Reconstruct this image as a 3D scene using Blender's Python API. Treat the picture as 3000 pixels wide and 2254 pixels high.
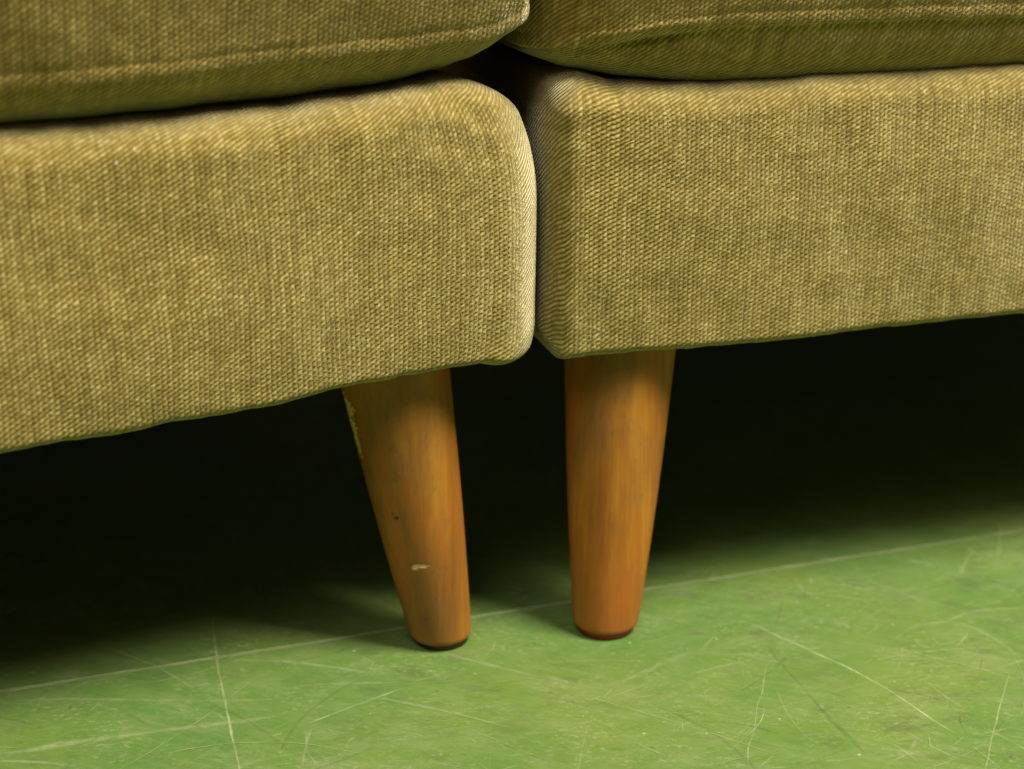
import bpy, bmesh, math, random
from mathutils import Vector, noise
S = bpy.context.scene
for o in list(bpy.data.objects): bpy.data.objects.remove(o)
R = math.radians

# ---------------------------------------------------------------- camera
cd = bpy.data.cameras.new('camera'); cam = bpy.data.objects.new('camera', cd)
S.collection.objects.link(cam); S.camera = cam
cam.location = (-0.0172, -0.7907, 0.4395)
cam.rotation_euler = (R(90 - 19.04), 0, 0)
cd.sensor_width = 36; cd.lens = 36 * 3300 / 2212
cd.clip_start = 0.02; cd.clip_end = 60
cd.dof.use_dof = True; cd.dof.focus_distance = 0.80; cd.dof.aperture_fstop = 5.0

# ---------------------------------------------------------------- dim room light + soft key lamp
W = bpy.data.worlds.new('World'); S.world = W; W.use_nodes = True
W.node_tree.nodes['Background'].inputs[0].default_value = (0.95, 0.95, 0.85, 1)
W.node_tree.nodes['Background'].inputs[1].default_value = 0.022
def area(name, loc, target, size, power, col):
    l = bpy.data.lights.new(name, 'AREA'); l.shape = 'RECTANGLE'; l.size, l.size_y = size; l.energy = power; l.color = col
    o = bpy.data.objects.new(name, l); S.collection.objects.link(o); o.location = loc
    o.rotation_euler = (Vector(target) - Vector(loc)).to_track_quat('-Z', 'Y').to_euler()
    return o
area('ceiling_lamp', (1.42, -.58, 2.62), (0, 0, .2), (.95, .95), 160, (1.0, .96, .82))
area('fill_light', (-.6, -1.5, 2.5), (0, 0, .2), (1.3, 1.3), 29, (1.0, .98, .90))  # added fill from front left to lift the shaded parts, not a window
vs = S.view_settings; vs.view_transform = 'Standard'; vs.look = 'None'; vs.exposure = 0; vs.gamma = 1; vs.use_curve_mapping = False
S.cycles.transparent_max_bounces = 24

# ---------------------------------------------------------------- node helpers
class N:
    def __init__(s, name):
        s.m = bpy.data.materials.new(name); s.m.use_nodes = True; s.t = s.m.node_tree
        s.b = s.t.nodes['Principled BSDF']; s.out = s.t.nodes['Material Output']
    def n(s, typ, **kw):
        x = s.t.nodes.new(typ)
        for k, v in kw.items(): setattr(x, k, v)
        return x
    def put(s, sock, v):
        if isinstance(v, bpy.types.NodeSocket): s.t.links.new(v, sock)
        else: sock.default_value = v
    def M(s, op, a, b=0.0, c=0.0, clamp=False):
        x = s.n('ShaderNodeMath', operation=op); x.use_clamp = clamp
        for i, v in enumerate((a, b, c)): s.put(x.inputs[i], v)
        return x.outputs[0]
    def noise(s, vec, scale, detail=2, rough=.5, dim='3D', dist=0.0):
        x = s.n('ShaderNodeTexNoise', noise_dimensions=dim); s.put(x.inputs['Vector'], vec)
        x.inputs['Scale'].default_value = scale; x.inputs['Detail'].default_value = detail
        x.inputs['Roughness'].default_value = rough; x.inputs['Distortion'].default_value = dist
        return x.outputs[0]
    def ramp(s, fac, stops, interp='LINEAR'):
        x = s.n('ShaderNodeValToRGB'); s.put(x.inputs[0], fac); e = x.color_ramp; e.interpolation = interp
        while len(e.elements) < len(stops): e.elements.new(.5)
        for el, (p, c) in zip(e.elements, stops):
            el.position = p; el.color = (c[0], c[1], c[2], 1) if hasattr(c, '__len__') else (c, c, c, 1)
        return x.outputs[0]
    def mix(s, f, a, b, mode='MIX'):
        x = s.n('ShaderNodeMix', data_type='RGBA', blend_type=mode)
        s.put(x.inputs[0], f)
        for i, v in ((6, a), (7, b)): s.put(x.inputs[i], v if isinstance(v, bpy.types.NodeSocket) else (*v, 1))
        return x.outputs[2]
    def vmul(s, v, k, add=(0, 0, 0)):
        x = s.n('ShaderNodeVectorMath', operation='MULTIPLY_ADD'); s.put(x.inputs[0], v); s.put(x.inputs[1], k); s.put(x.inputs[2], add)
        return x.outputs[0]
    def comb(s, x_, y_, z_=0.0):
        x = s.n('ShaderNodeCombineXYZ')
        for i, v in enumerate((x_, y_, z_)): s.put(x.inputs[i], v)
        return x.outputs[0]
    def sep(s, v):
        x = s.n('ShaderNodeSeparateXYZ'); s.put(x.inputs[0], v); return x.outputs
    def attr(s, name):
        return s.n('ShaderNodeAttribute', attribute_name=name).outputs
    def bump(s, h, dist, strength=1.0, normal=None):
        x = s.n('ShaderNodeBump'); s.put(x.inputs['Height'], h); x.inputs['Distance'].default_value = dist; x.inputs['Strength'].default_value = strength
        if normal is not None: s.put(x.inputs['Normal'], normal)
        return x.outputs[0]

# ---------------------------------------------------------------- materials
def twill(name, seed, PU=.00265, PV=.0027, K=.64, tint=(1, 1, 1)):
    g = N(name); uv = g.n('ShaderNodeUVMap').outputs[0]
    off = g.vmul(uv, (1, 1, 1), (seed, seed * .7, seed))
    wob = g.noise(off, 14, 2); wob2 = g.noise(g.vmul(off, (1, 1, 1), (5.3, 2.1, 0)), 16, 2)
    fine = g.noise(off, 330, 2, .6); fine2 = g.noise(g.vmul(off, (1, 1, 1), (1.3, 4.1, 0)), 330, 2, .6)
    x, y, _ = g.sep(uv)
    u = g.M('DIVIDE', g.M('ADD', x, g.M('MULTIPLY', g.M('SUBTRACT', wob, .5), .006)), PU)
    v = g.M('DIVIDE', g.M('ADD', y, g.M('MULTIPLY', g.M('SUBTRACT', wob2, .5), .006)), PV)
    bend = g.attr('bend')[2]; calm = g.M('MULTIPLY_ADD', bend, -.8, 1.0)
    u = g.M('ADD', u, g.M('MULTIPLY', g.M('MULTIPLY', g.M('SUBTRACT', fine, .5), .55), calm))
    v = g.M('ADD', v, g.M('MULTIPLY', g.M('MULTIPLY', g.M('SUBTRACT', fine2, .5), .60), calm))
    w = g.M('SUBTRACT', v, g.M('MULTIPLY', u, K))
    col = g.M('FLOOR', u); row = g.M('FLOOR', w)
    wn = g.n('ShaderNodeTexWhiteNoise', noise_dimensions='2D'); g.put(wn.inputs['Vector'], g.comb(col, row)); rnd = wn.outputs['Value']
    rc = g.sep(wn.outputs['Color'])
    sw = g.M('MULTIPLY_ADD', g.M('COSINE', g.M('MULTIPLY', w, 2 * math.pi)), -.5, .5)          # 1 on the ridge
    su = g.M('MULTIPLY_ADD', g.M('COSINE', g.M('MULTIPLY', u, 2 * math.pi)), -.5, .5)
    sw = g.M('POWER', sw, .55); su = g.M('POWER', su, .6)
    su = g.M('ADD', g.M('MULTIPLY', su, g.M('SUBTRACT', 1.0, bend)), g.M('MULTIPLY', bend, .9))
    h = g.M('MULTIPLY', sw, g.M('MULTIPLY_ADD', su, .50, .50))
    # warp yarns that run up and down with slubs, weft yarns across
    warp = g.noise(g.comb(g.M('MULTIPLY', x, 380.), g.M('MULTIPLY', y, 20.), seed), 1, 3, .6)
    weft = g.noise(g.comb(g.M('MULTIPLY', x, 26.), g.M('MULTIPLY', y, 280.), seed + 9), 1, 3, .6)
    fibre = g.noise(off, 1500, 2, .7)
    patch = g.noise(off, 9, 3, .6)
    tone = g.M('ADD', g.M('MULTIPLY', h, .38), g.M('MULTIPLY', rnd, .22))
    tone = g.M('ADD', tone, g.M('MULTIPLY', warp, .62)); tone = g.M('ADD', tone, g.M('MULTIPLY', weft, .32))
    tone = g.M('ADD', tone, g.M('MULTIPLY', fibre, .22)); tone = g.M('ADD', tone, g.M('MULTIPLY', patch, .08))
    tone = g.M('SUBTRACT', tone, .46)
    c = g.ramp(tone, [(.02, (.088, .056, .009)), (.30, (.215, .155, .028)), (.56, (.340, .262, .068)), (.80, (.54, .455, .19)), (1, (.74, .67, .40))])
    vo = g.n('ShaderNodeTexVoronoi'); g.put(vo.inputs['Vector'], g.vmul(off, (1, .55, 1))); vo.inputs['Scale'].default_value = 95
    lint = g.M('MULTIPLY', g.M('LESS_THAN', vo.outputs['Distance'], .07), g.M('GREATER_THAN', g.sep(vo.outputs['Color'])[0], .80))
    c = g.mix(g.M('MULTIPLY', lint, .55), c, (.74, .70, .50))
    hue = g.mix(g.M('MULTIPLY', rc[1], .35), (1, 1, 1), (1.08, .90, .75))
    c = g.mix(1.0, c, hue, 'MULTIPLY'); c = g.mix(1.0, c, tint, 'MULTIPLY')
    g.put(g.b.inputs['Base Color'], c)
    g.b.inputs['Roughness'].default_value = .85; g.b.inputs['Specular IOR Level'].default_value = .15
    g.b.inputs['Sheen Weight'].default_value = .9; g.b.inputs['Sheen Roughness'].default_value = .42
    g.put(g.b.inputs['Sheen Tint'], (1, .92, .66, 1))
    hh = g.M('ADD', h, g.M('MULTIPLY', fibre, .22)); hh = g.M('ADD', hh, g.M('MULTIPLY', rnd, .25))
    g.put(g.b.inputs['Normal'], g.bump(hh, .00078))
    return g.m
FAB = twill('olive_twill', 0.0, tint=(1.02, .97, .92))
FAB2 = twill('olive_twill_shaded', 3.7, PU=.0026, PV=.0027, K=.62, tint=(.97, .86, .74))  # same cloth as the bases; shade and less green bounce painted into the tint

def wood(name, seed):
    g = N(name); oc = g.n('ShaderNodeTexCoord').outputs['Object']
    o = g.vmul(oc, (1, 1, 1), (seed, seed * 1.7, seed * .3))
    grain = g.noise(g.vmul(o, (420, 420, 14)), 1, 4, .65); grain2 = g.noise(g.vmul(o, (1500, 1500, 90)), 1, 2, .6)
    band = g.noise(g.vmul(o, (60, 60, 9)), 1, 3, .6)
    c = g.ramp(g.M('ADD', g.M('MULTIPLY', grain, .35), g.M('MULTIPLY', band, .65)),
               [(.26, (.23, .074, .010)), (.50, (.38, .140, .015)), (.74, (.54, .235, .026))])
    grime = g.noise(g.vmul(o, (28, 28, 15)), 1, 4, .62); gm = g.ramp(grime, [(.42, 0), (.64, 1)])
    speck = g.ramp(g.noise(g.vmul(o, (300, 300, 110)), 1, 4, .75), [(.54, 0), (.66, 1)])
    c = g.mix(g.M('MULTIPLY', gm, .42), c, (.16, .095, .036))
    c = g.mix(g.M('MULTIPLY', g.M('MULTIPLY', speck, g.M('MULTIPLY_ADD', gm, .8, .2)), .45), c, (.08, .055, .03))
    red = g.ramp(g.noise(g.vmul(o, (50, 50, 12), (7, 3, 1)), 1, 2), [(.52, 0), (.70, 1)])
    c = g.mix(g.M('MULTIPLY', red, .5), c, (.50, .12, .02))
    c = g.mix(g.attr('chip')[2], c, (.80, .60, .28))
    c = g.mix(g.attr('nick')[2], c, (.05, .03, .015))
    g.put(g.b.inputs['Base Color'], c); g.put(g.b.inputs['Roughness'], g.M('MULTIPLY_ADD', grime, .3, .36))
    g.b.inputs['Specular IOR Level'].default_value = .35
    hh = g.M('SUBTRACT', g.M('ADD', g.M('MULTIPLY', grain, .4), g.M('MULTIPLY', grain2, .3)), g.M('MULTIPLY', g.attr('chip')[2], 1.5))
    g.put(g.b.inputs['Normal'], g.bump(hh, .00025))
    return g.m

def plain(name, col, rough=.6):
    g = N(name); g.put(g.b.inputs['Base Color'], (*col, 1)); g.b.inputs['Roughness'].default_value = rough
    oc = g.n('ShaderNodeTexCoord').outputs['Object']
    g.put(g.b.inputs['Base Color'], g.mix(g.noise(oc, 180, 3), [k * .6 for k in col], [k * 1.3 for k in col]))
    return g.m
GLIDE = plain('glide_plastic', (.05, .010, .010), .5); REDGLIDE = plain('red_glide', (.30, .014, .010), .5)

def floor_mat():
    g = N('green_linoleum'); oc = g.n('ShaderNodeTexCoord').outputs['Object']
    big = g.noise(oc, 7, 3, .6); mid = g.noise(oc, 32, 4, .62, dist=.6)
    c = g.mix(g.ramp(big, [(.35, 0), (.65, 1)]), (.090, .190, .036), (.142, .216, .036))
    # scuffed, greyish rubbed zones with brushy streaks at three angles
    tot = None
    for ang, k, sx, sy in ((12, 0, 16, 75), (-28, 4, 20, 90), (40, 9, 20, 80), (22, 13, 30, 260)):
        mp = g.n('ShaderNodeMapping'); g.put(mp.inputs[0], oc); mp.inputs['Rotation'].default_value = (0, 0, R(ang)); mp.inputs['Location'].default_value = (k, k * .5, 0)
        warp = g.noise(mp.outputs[0], 12, 2)
        st = g.noise(g.vmul(mp.outputs[0], (sx, sy, 1), g.comb(0., g.M('MULTIPLY', warp, 3.), 0.)), 1, 5, .68)
        zone = g.ramp(g.noise(g.vmul(mp.outputs[0], (1, 1, 1), (k, 0, 3)), 13, 3, .6), [(.38, 0), (.60, 1)])
        s_ = g.M('MULTIPLY', g.ramp(st, [(.44, 0), (.74, 1)]), zone)
        tot = s_ if tot is None else g.M('ADD', tot, s_)
    tot = g.M('MULTIPLY', tot, .30, clamp=True)
    c = g.mix(tot, c, (.26, .285, .13))
    dirt = g.ramp(g.noise(g.vmul(oc, (34, 60, 1), (2, 8, 0)), 1, 5, .7), [(.50, 0), (.68, 1)])
    zone = g.ramp(g.noise(g.vmul(oc, (1, 1, 1), (9, 2, 0)), 9, 3), [(.36, 0), (.60, 1)])
    c = g.mix(g.M('MULTIPLY', g.M('MULTIPLY', dirt, zone), .6), c, (.10, .11, .045))
    vo = g.n('ShaderNodeTexVoronoi'); g.put(vo.inputs['Vector'], oc); vo.inputs['Scale'].default_value = 55
    dot = g.M('LESS_THAN', vo.outputs['Distance'], .055); wr = g.M('GREATER_THAN', g.sep(vo.outputs['Color'])[0], .72)
    c = g.mix(g.M('MULTIPLY', g.M('MULTIPLY', dot, wr), .6), c, (.45, .45, .32))
    vo2 = g.n('ShaderNodeTexVoronoi'); g.put(vo2.inputs['Vector'], g.vmul(oc, (1, 1.5, 1), (.3, .1, 0))); vo2.inputs['Scale'].default_value = 70
    dot = g.M('LESS_THAN', vo2.outputs['Distance'], g.M('MULTIPLY', g.sep(vo2.outputs['Color'])[1], .10)); wr = g.M('GREATER_THAN', g.sep(vo2.outputs['Color'])[0], .70)
    c = g.mix(g.M('MULTIPLY', g.M('MULTIPLY', dot, wr), .55), c, (.05, .07, .03))
    gr = g.noise(g.vmul(oc, (1, 1.4, 1)), 420, 4, .75); gz = g.ramp(g.noise(oc, 24, 4, .7), [(.40, 0), (.62, 1)])
    c = g.mix(g.M('MULTIPLY', g.M('MULTIPLY', g.ramp(gr, [(.54, 0), (.66, 1)]), gz), .55), c, (.085, .095, .035))
    gp = g.noise(g.vmul(oc, (.8, 1.3, 1), (5, 1, 0)), 260, 4, .75); gy = g.ramp(g.noise(g.vmul(oc, (1, 1, 1), (3, 3, 0)), 20, 4, .7), [(.42, 0), (.62, 1)])
    c = g.mix(g.M('MULTIPLY', g.M('MULTIPLY', g.ramp(gp, [(.52, 0), (.66, 1)]), gy), .6), c, (.33, .35, .19))
    g.put(g.b.inputs['Base Color'], c)
    g.put(g.b.inputs['Roughness'], g.M('MULTIPLY_ADD', tot, .25, .42)); g.b.inputs['Specular IOR Level'].default_value = .3
    g.put(g.b.inputs['Normal'], g.bump(g.M('ADD', g.M('MULTIPLY', big, 2.0), g.M('MULTIPLY', mid, .25)), .0010))
    return g.m
FLOOR = floor_mat()
def scratch_mat(name, col):
    g = N(name); g.put(g.b.inputs['Base Color'], (*col, 1)); g.b.inputs['Roughness'].default_value = .6
    uv = g.n('ShaderNodeUVMap').outputs[0]; u, v, _ = g.sep(uv)
    side = g.M('SUBTRACT', 1., g.M('POWER', g.M('ABSOLUTE', g.M('MULTIPLY_ADD', v, 2., -1.)), 1.6))
    brk = g.ramp(g.noise(g.comb(g.M('MULTIPLY', u, 130.), g.M('MULTIPLY', v, 1.5), g.attr('alpha')[2]), 1, 4, .7), [(.33, .15), (.60, 1)])
    a = g.M('MULTIPLY', g.M('MULTIPLY', side, brk), g.attr('alpha')[2], clamp=True)
    tr = g.n('ShaderNodeBsdfTransparent'); mx = g.n('ShaderNodeMixShader'); g.put(mx.inputs[0], a)
    g.t.links.new(tr.outputs[0], mx.inputs[1]); g.t.links.new(g.b.outputs[0], mx.inputs[2]); g.t.links.new(mx.outputs[0], g.out.inputs[0])
    return g.m
PALE = scratch_mat('pale_scratch', (.44, .50, .235)); DARK = scratch_mat('dark_scuff', (.085, .12, .035))

# ---------------------------------------------------------------- object helpers
def mesh_obj(name, verts, faces, mats, uvs=None, parent=None, fmat=None, smooth=True):
    me = bpy.data.meshes.new(name); me.from_pydata(verts, [], faces)
    for m in mats: me.materials.append(m)
    if uvs is not None:
        ul = me.uv_layers.new(name='UVMap'); flat = [c for f in uvs for p in f for c in p]; ul.data.foreach_set('uv', flat)
    if fmat: me.polygons.foreach_set('material_index', fmat)
    if smooth: me.polygons.foreach_set('use_smooth', [True] * len(faces))
    me.update()
    o = bpy.data.objects.new(name, me); S.collection.objects.link(o)
    if parent: o.parent = parent
    return o
def interp(tab, x):
    if x <= tab[0][0]: return tab[0][1]
    for (a, b), (c, d) in zip(tab, tab[1:]):
        if x <= c:
            t = (x - a) / (c - a); t = t * t * (3 - 2 * t) * .5 + t * .5
            return b + (d - b) * t
    return tab[-1][1]
def lin(a, b, step):
    n = max(1, round((b - a) / step)); return [a + (b - a) * i / n for i in range(n + 1)]
def merge(*ls):
    out = sorted(set(round(x, 6) for l in ls for x in l)); r = [out[0]]
    for x in out[1:]:
        if x - r[-1] > 2e-4: r.append(x)
    return r

def soft_box(name, sl, dl, zl, rad, deform, mat, parent):
    """Upholstered block: param box rounded by rad(axis, side), then deformed; cloth coordinates run over the edges."""
    lo = (sl[0], dl[0], zl[0]); hi = (sl[-1], dl[-1], zl[-1]); idx = {}; verts = []; faces = []; uvs = []; bend = []; vuv = []
    def vid(i, j, k):
        key = (i, j, k)
        if key in idx: return idx[key]
        p = (sl[i], dl[j], zl[k]); q = [0, 0, 0]; n = [0, 0, 0]; rr = [0, 0, 0]
        for a in range(3):
            r0, r1 = rad[a]
            q[a] = min(max(p[a], lo[a] + r0), hi[a] - r1)
            rr[a] = r0 if p[a] < q[a] else r1
            n[a] = (p[a] - q[a]) / rr[a] if rr[a] > 0 else 0
        L = math.sqrt(sum(c * c for c in n))
        if L > 1e-9:
            # keep unit-speed round the corner
            mx = max(abs(c) for c in n)
            m2 = [math.tan(c / mx * math.pi / 4) * mx if mx > .999 else c for c in n]
            L = math.sqrt(sum(c * c for c in m2))
            if L > 1e-9: n = [c / L * (1 if mx > .999 else mx) for c in m2]
        P = [q[a] + rr[a] * n[a] for a in range(3)]
        vuv.append((P[0] + n[0] * 1.15 * P[1], P[2] + n[2] * .75 * P[1]))
        ab = sorted(abs(c) for c in n); bend.append(min(1, 1.3 * ab[1] / ab[2]) if ab[2] > 0 else 0)
        idx[key] = len(verts); verts.append(deform(P[0], P[1], P[2], p, n)); return idx[key]
    ni, nj, nk = len(sl) - 1, len(dl) - 1, len(zl) - 1
    def quad(c, uv): f = [vid(*x) for x in c]; faces.append(f); uvs.append([vuv[q] for q in f])
    for i in range(ni):
        for k in range(nk):
            a, b, c, d = sl[i], sl[i + 1], zl[k], zl[k + 1]
            quad([(i, 0, k), (i + 1, 0, k), (i + 1, 0, k + 1), (i, 0, k + 1)], [(a, c), (b, c), (b, d), (a, d)])
            quad([(i, nj, k), (i, nj, k + 1), (i + 1, nj, k + 1), (i + 1, nj, k)], [(a, c), (a, d), (b, d), (b, c)])
        for j in range(nj):
            a, b, c, d = sl[i], sl[i + 1], dl[j] - dl[0], dl[j + 1] - dl[0]
            quad([(i, j, nk), (i + 1, j, nk), (i + 1, j + 1, nk), (i, j + 1, nk)], [(a, hi[2] + c), (b, hi[2] + c), (b, hi[2] + d), (a, hi[2] + d)])
            quad([(i, j, 0), (i, j + 1, 0), (i + 1, j + 1, 0), (i + 1, j, 0)], [(a, lo[2] - c), (a, lo[2] - d), (b, lo[2] - d), (b, lo[2] - c)])
    for j in range(nj):
        for k in range(nk):
            c, d, e, f = dl[j] - dl[0], dl[j + 1] - dl[0], zl[k], zl[k + 1]
            quad([(ni, j, k), (ni, j + 1, k), (ni, j + 1, k + 1), (ni, j, k + 1)], [(hi[0] + c, e), (hi[0] + d, e), (hi[0] + d, f), (hi[0] + c, f)])
            quad([(0, j, k), (0, j, k + 1), (0, j + 1, k + 1), (0, j + 1, k)], [(lo[0] - c, e), (lo[0] - c, f), (lo[0] - d, f), (lo[0] - d, e)])
    o = mesh_obj(name, verts, faces, [mat], uvs, parent)
    at = o.data.attributes.new('bend', 'FLOAT', 'POINT'); at.data.foreach_set('value', bend)
    return o

def nz(x, y, z, s, seed=0): return noise.noise(Vector((x * s + seed, y * s + seed * .37, z * s - seed)))

def empty(name, rz, label, cat, group):
    o = bpy.data.objects.new(name, None); S.collection.objects.link(o); o.rotation_euler = (0, 0, rz)
    o['label'] = label; o['category'] = cat; o['group'] = group; o.empty_display_size = .1
    return o

SCRATCH = [
('p', 1.0, 0.7, [(-0.205, 0.066), (-0.188, -0.007), (-0.181, -0.032), (-0.169, -0.074), (-0.156, -0.119), (-0.148, -0.148)]),
('p', 1.1, 0.8, [(0.125, 0.041), (0.143, 0.021), (0.163, -0.001), (0.186, -0.029), (0.198, -0.049), (0.209, -0.07), (0.221, -0.09)]),
('p', 0.9, 0.7, [(0.223, -0.095), (0.228, -0.108), (0.233, -0.12)]),
('p', 0.7, 0.6, [(0.267, -0.02), (0.247, -0.064), (0.225, -0.116), (0.219, -0.13)]),
('p', 0.5, 0.6, [(0.129, -0.011), (0.122, -0.043), (0.118, -0.055), (0.111, -0.084), (0.106, -0.099), (0.103, -0.121)]),
('p', 0.4, 0.6, [(0.122, -0.055), (0.115, -0.076), (0.095, -0.103)]),
('p', 0.6, 0.4, [(0.13, -0.036), (0.133, -0.068), (0.14, -0.092)]),
('p', 0.6, 0.5, [(0.215, -0.027), (0.223, -0.047), (0.232, -0.064)]),
('p', 0.6, 0.5, [(0.232, -0.076), (0.242, -0.088), (0.25, -0.099), (0.256, -0.109)]),
('p', 1.6, 0.35, [(0.085, -0.022), (0.1, -0.015), (0.118, -0.007)]),
('p', 0.9, 0.6, [(-0.128, -0.076), (-0.105, -0.058), (-0.078, -0.038)]),
('p', 0.8, 0.35, [(-0.127, -0.08), (-0.124, -0.101), (-0.114, -0.119)]),
('p', 3.5, 0.4, [(-0.287, -0.105), (-0.268, -0.101), (-0.249, -0.094), (-0.219, -0.086), (-0.194, -0.08), (-0.168, -0.074), (-0.142, -0.067)]),
('p', 2, 0.4, [(-0.286, -0.111), (-0.26, -0.112), (-0.238, -0.117)]),
('p', 2, 0.35, [(-0.188, -0.007), (-0.162, -0.007), (-0.139, -0.01), (-0.115, -0.016), (-0.091, -0.024)]),
('p', 1.4, 0.35, [(-0.141, -0.036), (-0.113, -0.033), (-0.08, -0.032)]),
('p', 1.6, 0.3, [(-0.301, -0.053), (-0.266, -0.05), (-0.211, -0.051), (-0.139, -0.051)]),
('p', 0.4, 0.6, [(-0.248, -0.066), (-0.245, -0.056), (-0.242, -0.049)]),
('p', 0.4, 0.6, [(-0.232, -0.111), (-0.231, -0.101), (-0.23, -0.094)]),
('d', 1.2, 0.35, [(0.149, 0.089), (0.152, 0.075), (0.148, 0.053), (0.14, 0.03)]),
('d', 2.5, 0.3, [(0.133, 0.015), (0.138, -0.011), (0.146, -0.038), (0.155, -0.072), (0.168, -0.109)]),
('d', 2, 0.3, [(0.078, -0.074), (0.093, -0.073), (0.111, -0.078), (0.125, -0.086)]),
('p', 1.0, 0.4, [(0.191, -0.082), (0.202, -0.097), (0.214, -0.111)]),
('p', 0.6, 0.8, [(0.108, -0.118), (0.12, -0.104)]),
('p', 0.7, 0.5, [(0.074, -0.072), (0.074, -0.085)]),
('p', 1.2, 0.5, [(0.242, 0.005), (0.252, 0.02), (0.257, 0.027)]),
('p', 1, 0.5, [(0.263, 0.061), (0.273, 0.068)]),
('p', 1.6, 0.35, [(0.241, 0.037), (0.266, 0.053), (0.291, 0.058), (0.305, 0.06)]),
('p', 2.5, 0.3, [(0.216, 0.027), (0.233, 0.037), (0.255, 0.038), (0.271, 0.017), (0.279, -0.007)]),
('p', 2.0, 0.3, [(0.173, -0.101), (0.178, -0.1), (0.189, -0.103), (0.195, -0.107)]),
('p', 2.5, 0.25, [(0.03, -0.038), (0.05, -0.027), (0.071, -0.009), (0.089, 0.005)]),
('p', 2, 0.25, [(0.095, -0.002), (0.109, 0.0), (0.131, -0.001)]),
('p', 1.5, 0.25, [(0.136, -0.111), (0.147, -0.111), (0.163, -0.108), (0.173, -0.109)]),
('p', 0.8, 0.4, [(0.172, -0.117), (0.186, -0.106), (0.197, -0.101)]),
('d', 1.5, 0.3, [(0.189, -0.038), (0.21, -0.045), (0.224, -0.055)]),
('p', 1.0, 0.35, [(0.303, 0.298), (0.327, 0.253), (0.355, 0.203)]),
('d', 1.5, 0.5, [(0.193, 0.497), (0.227, 0.445), (0.258, 0.388)]),
('p', 1.5, 0.5, [(-0.188, 0.096), (-0.183, 0.079), (-0.18, 0.059)]),
('p', 1.0, 0.35, [(0.165, -0.087), (0.183, -0.096), (0.194, -0.118)]),
('p', 1.2, 0.45, [(-0.124, -0.119), (-0.125, -0.092), (-0.124, -0.078)]),
]

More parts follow.
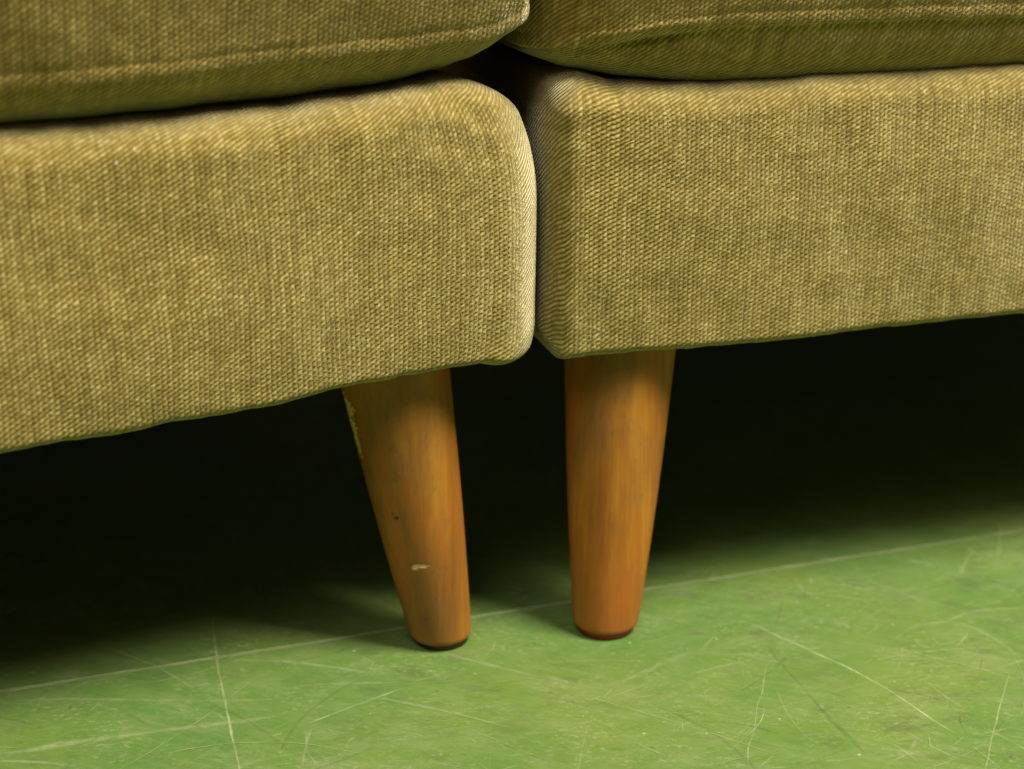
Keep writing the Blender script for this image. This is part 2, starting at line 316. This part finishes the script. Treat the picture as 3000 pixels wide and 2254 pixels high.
# ---------------------------------------------------------------- floor: one linoleum sheet with a ridge, falling gently behind it
CA, CB = Vector((-.3024, -.042)), Vector((.3368, .1749)); ct = (CB - CA).normalized(); cn = Vector((-ct.y, ct.x))
def crease_wob(t): return .0011 * noise.noise(Vector((t * 9, 3, 0))) + .0006 * noise.noise(Vector((t * 40, 8, 0)))
def fz(q):
    if q <= -.0022: return 0
    if q <= 0: return .0003 * (q + .0022) / .0022
    if q <= .0012: return .0003 - .0006 * q / .0012
    t = min(1, (q - .0012) / .10); return -.0003 - .0105 * (t - .5 * t * t) * 2 * .5 * 1.0
def build_floor():
    ts = merge([-6, -4, -2.5, -1.5, -1], lin(-.8, 1.2, .01), [1.4, 2, 3, 4.5, 6])
    qs = merge([-6, -4, -2.5, -1.5, -1, -.8], lin(-.6, -.02, .02), [-.01, -.005, -.0022, -.0012, 0, .0006, .0012], lin(.006, .12, .006), lin(.15, .9, .05), [1.2, 2, 3, 4.5, 6])
    V = []; F = []; n = len(qs)
    for t in ts:
        for q in qs:
            w = crease_wob(t) if abs(q) < .4 else 0
            h = fz(q) + (0 if q > -.0022 else .0)
            p = CA + ct * t + cn * (q + w); V.append((p.x, p.y, h))
    for i in range(len(ts) - 1):
        for j in range(n - 1):
            a = i * n + j; F.append((a, a + n, a + n + 1, a + 1))
    nf = len(F); UV = [[(0, 0)] * 4 for _ in F]; FM = [0] * nf; AL = [0.0] * len(V)
    def zat(x, y):
        r = Vector((x, y)) - CA; t = r.dot(ct); q = r.dot(cn) - crease_wob(t); return fz(q)
    lift = [.00008]
    def strip(kind, w, a, pts):
        # Catmull-Rom through the points, tapered ribbon
        P = [Vector(p) for p in pts]; P = [P[0] * 2 - P[1]] + P + [P[-1] * 2 - P[-2]]; C = []
        for i in range(1, len(P) - 2):
            L = (P[i + 1] - P[i]).length; k = max(2, int(L / .004))
            for s_ in range(k):
                t = s_ / k; a0, a1, a2, a3 = P[i - 1], P[i], P[i + 1], P[i + 2]
                C.append(.5 * ((2 * a1) + (a2 - a0) * t + (2 * a0 - 5 * a1 + 4 * a2 - a3) * t * t + (3 * a1 - a0 - 3 * a2 + a3) * t ** 3))
        C.append(P[-2]); m = len(C); lift[0] += .00000025; b = len(V); run = random.random() * 9
        for i, c in enumerate(C):
            d = (C[min(i + 1, m - 1)] - C[max(i - 1, 0)]).normalized(); nn = Vector((-d.y, d.x))
            if i: run += (C[i] - C[i - 1]).length
            tp = min(1, i / (m * .12 + 1) + .15, (m - 1 - i) / (m * .12 + 1) + .15) * (.75 + .5 * noise.noise(Vector((run * 60, w, 0))))
            c = c + nn * .0006 * noise.noise(Vector((run * 45, 5, 2)))
            for sg in (-1, 1):
                q = c + nn * sg * w * .0005 * 1.5 * tp; V.append((q.x, q.y, zat(q.x, q.y) + lift[0])); AL.append(a * min(1, tp + .1))
            if i:
                k = b + 2 * i; F.append((k - 2, k - 1, k + 1, k)); FM.append(1 if kind == 'p' else 2)
                r0 = run - (C[i] - C[i - 1]).length; UV.append([(r0, 0), (r0, 1), (run, 1), (run, 0)])
    for kd, w, a, pts in SCRATCH: strip(kd, w * (1.5 if kd == 'p' else 1), min(1, a * (1.3 if kd == 'p' else .8)), pts)
    rnd = random.Random(11); random.seed(4)
    for i in range(1900):
        x = rnd.uniform(-.42, .48); y = rnd.uniform(-.16, .30); ang = R(rnd.choice([8, 14, 20, -30, -24, 55, 70, 25]) + rnd.gauss(0, 14))
        L = rnd.uniform(.005, .028) if rnd.random() < .84 else rnd.uniform(.04, .13); cv = rnd.gauss(0, .5)
        pts = []
        for s_ in range(4):
            pts.append((x, y)); x += math.cos(ang) * L / 3; y += math.sin(ang) * L / 3; ang += cv / 3
        pale = rnd.random() < .68
        w = rnd.choice([.3, .35, .45, .6, .8, 1.2, 2.4]); strip('p' if pale else 'd', w, (rnd.uniform(.15, .55) if w < 1 else rnd.uniform(.12, .32)) * (1.3 if pale else .7), pts)
    # rubbed line along the ridge
    for k in range(3):
        pts = []; t = -.3
        while t < 1.1:
            p = CA + ct * t + cn * (-.0008 + crease_wob(t) + .0004 * k); pts.append((p.x, p.y)); t += .03
        strip('p', 4.8 - k * 1.5, .65 + .1 * k, pts)
    for (x, y, r_) in [(-.299, .037, 1.6), (.201, .355, 2.2), (.345, .287, 2), (.2, .005, .9), (.176, -.022, 1.0), (.116, -.04, .9), (.175, -.084, 1.1), (.148, .115, 1.8), (.068, .016, 1.0), (.021, -.069, .9)]:
        strip('p', r_ * 1.3, .75, [(x - r_ * .0007, y), (x, y + .0003), (x + r_ * .0007, y)])
    o = mesh_obj('floor', V, F, [FLOOR, PALE, DARK], UV, None, FM)
    at = o.data.attributes.new('alpha', 'FLOAT', 'POINT'); at.data.foreach_set('value', AL)
    o['kind'] = 'structure'
    for e in o.data.edges: pass
    return o
build_floor()

# ---------------------------------------------------------------- sofa sections
YL, YR = .46611, .27232
secL = empty('sofa_section', YL, 'olive twill sofa section at left, standing on the tapered wooden leg with pale chips', 'sofa section', 'sofa sections pushed together')
secR = empty('sofa_section', YR, 'olive twill sofa section at right, standing on the unchipped wooden leg with dark red foot', 'sofa section', 'sofa sections pushed together')

LBOT = [(-.75, .172), (-.286, .1725), (-.2433, .1735), (-.1983, .1747), (-.151, .1757), (-.111, .1790), (-.075, .1800), (-.048, .1803), (-.032, .1800), (-.022, .1778), (-.013, .1772), (.003, .180)]
# front hem, then top edge
LTOP = [(-.75, .3245), (-.27, .3250), (-.185, .3250), (-.14, .3262), (-.102, .3288), (-.0676, .3308), (-.042, .3332), (.003, .333)]
def defL(s, d, z, p, n):
    t = z / .15
    zb = interp(LBOT, s); zt = interp(LTOP, s)
    near = max(0, 1 + (s - .003) / .10); near = near * near * (3 - 2 * near)
    s2 = s - near * .021 * (max(0, (t - .55) / .45) ** 2.2) - near * .004 * max(0, (.12 - t) / .12) ** 1.5
    zz = zb + (zt - zb) * t
    d2 = d - .0022 * math.sin(math.pi * min(1, max(0, t))) * (1 if d < .02 else 0) * min(1, max(0, (.02 - d) / .01))
    f = .0022 * nz(s, d, z, 14, 3) + .0008 * nz(s, d, z, 45, 9)
    # drag wrinkles gathered at the top corner and the bottom hem
    wr = math.exp(-((s + .045) / .05) ** 2) * max(0, (t - .72) / .28)
    f += wr * .0011 * math.sin(170 * (z * 1.4 + s * .55) + 2 * nz(s, d, z, 30, 1))
    hem = max(0, 1 - t / .10); zz += hem * (.0011 * nz(s, 0, 0, 60, 4) + .0006 * nz(s, 0, 0, 150, 4))
    return (s2, d2 - f * (.3 + abs(n[1])), zz + (.0012 * nz(s, 1, 0, 55, 8) if t > .8 else 0))
sl = merge([-.75, -.74, -.73], lin(-.70, -.34, .02), lin(-.33, -.05, .003), lin(-.05, .003, .0015))
dl = merge(lin(0, .035, .0016), lin(.04, .10, .01), lin(.15, .95, .05)); zl = lin(0, .15, .0016)
soft_box('base', sl, dl, zl, ((.02, .030), (.020, .02), (.007, .020)), defL, FAB, secL)

RBOT = [(.0028, .1865), (.006, .182), (.0115, .1755), (.022, .1765), (.0416, .1768), (.0743, .1762), (.1048, .1765), (.1446, .1766), (.2028, .1786), (.30, .1802), (.75, .180)]
RTOP = [(.0028, .3325), (.012, .3325), (.021, .3335), (.032, .331), (.0415, .3285), (.0728, .3255), (.102, .3250), (.1398, .3268), (.1674, .3275), (.2239, .3282), (.286, .3298), (.75, .331)]
def defR(s, d, z, p, n):
    t = z / .15; zb = interp(RBOT, s); zt = interp(RTOP, s); zz = zb + (zt - zb) * t
    near = max(0, 1 - (s - .0035) / .06); near = near * near
    d2 = d - .0020 * math.sin(math.pi * min(1, max(0, t))) * min(1, max(0, (.02 - d) / .01))
    f = .0022 * nz(s, d, z, 14, 23) + .0008 * nz(s, d, z, 45, 29)
    f += near * max(0, (t - .75) / .25) * .0015 * math.sin(260 * (z * 1.2 - s * .35))
    hem = max(0, 1 - t / .10); zz += hem * (.0010 * nz(s, 0, 0, 60, 14) + .0006 * nz(s, 0, 0, 150, 4))
    return (s + near * .0015 * max(0, (t - .8) / .2), d2 - f * (.3 + abs(n[1])), zz + (.0012 * nz(s, 1, 0, 55, 18) if t > .8 else 0))
sr = merge(lin(.0028, .06, .0015), lin(.06, .42, .003), lin(.44, 1.06, .02), [1.08, 1.09, 1.10])
soft_box('base', sr, dl, zl, ((.015, .02), (.020, .02), (.007, .018)), defR, FAB, secR)

# seat cushions: face panel laps over the boxing in a felled seam
def cushion_def(zbt, smt, seam, d0, seed, lean, end, sign, fold=None, under=.45):
    def f(s, d, z, p, n):
        zb = interp(zbt, s); sm = interp(smt, s)
        if z < seam: zz = zb + (sm - zb) * z / seam
        else: zz = sm + (z - seam)
        k = min(1, max(0, (p[2] - (seam - .0004)) / .0012)); k = k * k * (3 - 2 * k)
        welt = math.exp(-((p[2] - seam - .0030) / .0022) ** 2) * .0002
        front = abs(n[1]) if d < .1 else 0; side = abs(n[0])
        out = .0019 * k + welt - .0005 * math.exp(-((p[2] - seam - .0075) / .0012) ** 2)
        up = max(0, z - seam); bulge = lean * min(up, .06)
        nse = .0030 * nz(s, d, z, 13, seed) + .0010 * nz(s, d, z, 40, seed + 3) + .0004 * nz(s, d, z, 110, seed + 5)
        dd = d - (out + bulge + nse) * front + under * max(0, seam - z) * (1 if d < .1 else 0)
        ss = s + sign * (out * side)
        zz += .0008 * nz(s, 0, 0, 45, seed + 7)
        if fold: dd, zz = fold(s, dd, zz, z)
        return (ss, dd + d0, zz)
    return f
CLB = [(-.75, .3195), (-.27, .3205), (-.14, .3245), (-.09, .3275), (-.0716, .3295), (-.0487, .3345), (-.032, .3392), (-.0243, .3424), (-.0146, .3495), (-.0109, .3540), (-.0045, .3615)]
CLS = [(-.75, .342), (-.268, .3430), (-.201, .3448), (-.142, .3475), (-.096, .3495), (-.0465, .3521), (-.031, .3536), (-.0157, .3586), (-.0084, .3628), (-.004, .3645)]
sc_l = merge([-.75, -.74, -.73], lin(-.70, -.34, .02), lin(-.33, -.05, .003), lin(-.05, -.0045, .0015))
zc = merge(lin(0, .016, .0016), lin(.0175, .030, .0006), lin(.032, .09, .002), lin(.10, .16, .01), [.165, .17])
dc = merge(lin(0, .03, .0016), lin(.035, .09, .01), lin(.15, .90, .05))
cl = soft_box('seat_cushion', sc_l, dc, zc, ((.03, .012), (.024, .03), (.022, .03)), cushion_def(CLB, CLS, .022, .001, 31, .34, -.0045, 1, None, .8), FAB2, secL)
CRB = [(-.006, .3465), (.0063, .3370), (.0242, .3325), (.05, .3285), (.09, .323), (.117, .3215), (.19, .3215), (.286, .323), (.75, .323)]
CRS = [(-.006, .3452), (.0, .3462), (.035, .3488), (.0607, .3530), (.1, .3560), (.1956, .3570), (.2858, .3565), (.75, .356)]
CRB = [(a, min(b, interp(CRS, a) - .006)) for a, b in CRB]
def foldR(s, d, z, z0):
    g_ = math.exp(-((s - .052) / .022) ** 2)
    zc_ = .347 + (s - .02) * .12
    d += .0030 * g_ * math.exp(-((z - zc_) / .0030) ** 2) - .0020 * g_ * math.exp(-((z - zc_ - .006) / .004) ** 2)
    d += .016 * max(0, 1 - (s + .004) / .065) ** 2
    return d, z
sc_r = merge(lin(-.004, .08, .0015), lin(.08, .42, .003), lin(.44, 1.06, .02), [1.08, 1.09, 1.10])
cr = soft_box('seat_cushion', sc_r, dc, zc, ((.022, .03), (.020, .03), (.018, .03)), cushion_def(CRB, CRS, .022, -.004, 47, .33, -.004, -1, foldR, .6), FAB2, secR)

# ---------------------------------------------------------------- legs (world positions turned into section space)
def leg(sec, yaw, foot, rf, top, rt, ztop, seed, chips, nicks, glide_mat, label=None):
    c, s_ = math.cos(-yaw), math.sin(-yaw)
    NZ, NA = 230, 120; V = []; F = []; ch = []; nk = []; z0 = .0036
    H = .192
    for i in range(NZ + 1):
        z = z0 + (H - z0) * i / NZ; t = z / ztop
        cx = foot[0] + (top[0] - foot[0]) * t; cy = foot[1] + (top[1] - foot[1]) * t
        r = rf + (rt - rf) * t + .0009 * math.sin(math.pi * min(1, t))
        e = (z - z0) / .004
        if e < 1: r -= .0022 * (1 - math.sqrt(max(0, 1 - (1 - e) ** 2)))
        for j in range(NA):
            a = 2 * math.pi * j / NA; x = cx + r * math.cos(a); y = cy + r * math.sin(a)
            def blob(L):
                b = 0
                for (ad, zz, wa, wz, rag) in L:
                    da = ((math.degrees(a) - ad + 180) % 360 - 180) / wa; dz = (z - zz) / wz
                    q = 1 - math.sqrt(da * da + dz * dz) + rag * noise.noise(Vector((a * 14, z * 420, seed)))
                    b = max(b, min(1, max(0, q * 5)))
                return b
            cv = blob(chips); ch.append(cv); nk.append(blob(nicks))
            k = (r - cv * .0008) / r; x = cx + (x - cx) * k; y = cy + (y - cy) * k
            V.append((x * c - y * s_, x * s_ + y * c, z))
    for i in range(NZ):
        for j in range(NA):
            a = i * NA + j; b = i * NA + (j + 1) % NA; F.append((a, b, b + NA, a + NA))
    F.append(tuple(range(NA - 1, -1, -1))); F.append(tuple(NZ * NA + j for j in range(NA)))
    o = mesh_obj('leg', V, F, [wood('stained_beech_%d' % seed, seed)], None, sec)
    for nm, L in (('chip', ch), ('nick', nk)):
        at = o.data.attributes.new(nm, 'FLOAT', 'POINT'); at.data.foreach_set('value', L)
    if label: o['label'] = label
    V = []; F = []; prof = [(0, 0), (.82, 0), (.88, .0006), (.90, .0040), (.88, .0056), (0, .0056)]
    for f_, z in prof:
        for j in range(48):
            a = 2 * math.pi * j / 48; x = foot[0] + (f_ * rf + 1e-5) * math.cos(a); y = foot[1] + (f_ * rf + 1e-5) * math.sin(a)
            V.append((x * c - y * s_, x * s_ + y * c, z + .0001))
    for i in range(len(prof) - 1):
        for j in range(48):
            a = i * 48 + j; b = i * 48 + (j + 1) % 48; F.append((a, b, b + 48, a + 48))
    g_ = mesh_obj('glide', V, F, [glide_mat], None, o)
    return o
leg(secL, YL, (-.0591, .0195), .0180, (-.0830, .0140), .0312, .1705, 3,
    [(200, .152, 17, .008, .7), (201, .138, 14, .012, .8), (206, .130, 7, .007, .6), (258, .0590, 5, .0018, .5), (268, .0600, 10, .0009, .5)],
    [(246, .090, 5, .0012, .6), (243, .0925, 2.5, .001, .5)], GLIDE, 'tapered wooden leg with a pale chip on its upper left edge')
leg(secR, YR, (.0391, .0335), .0194, (.0457, .0600), .0322, .1629, 8,
    [], [], REDGLIDE)
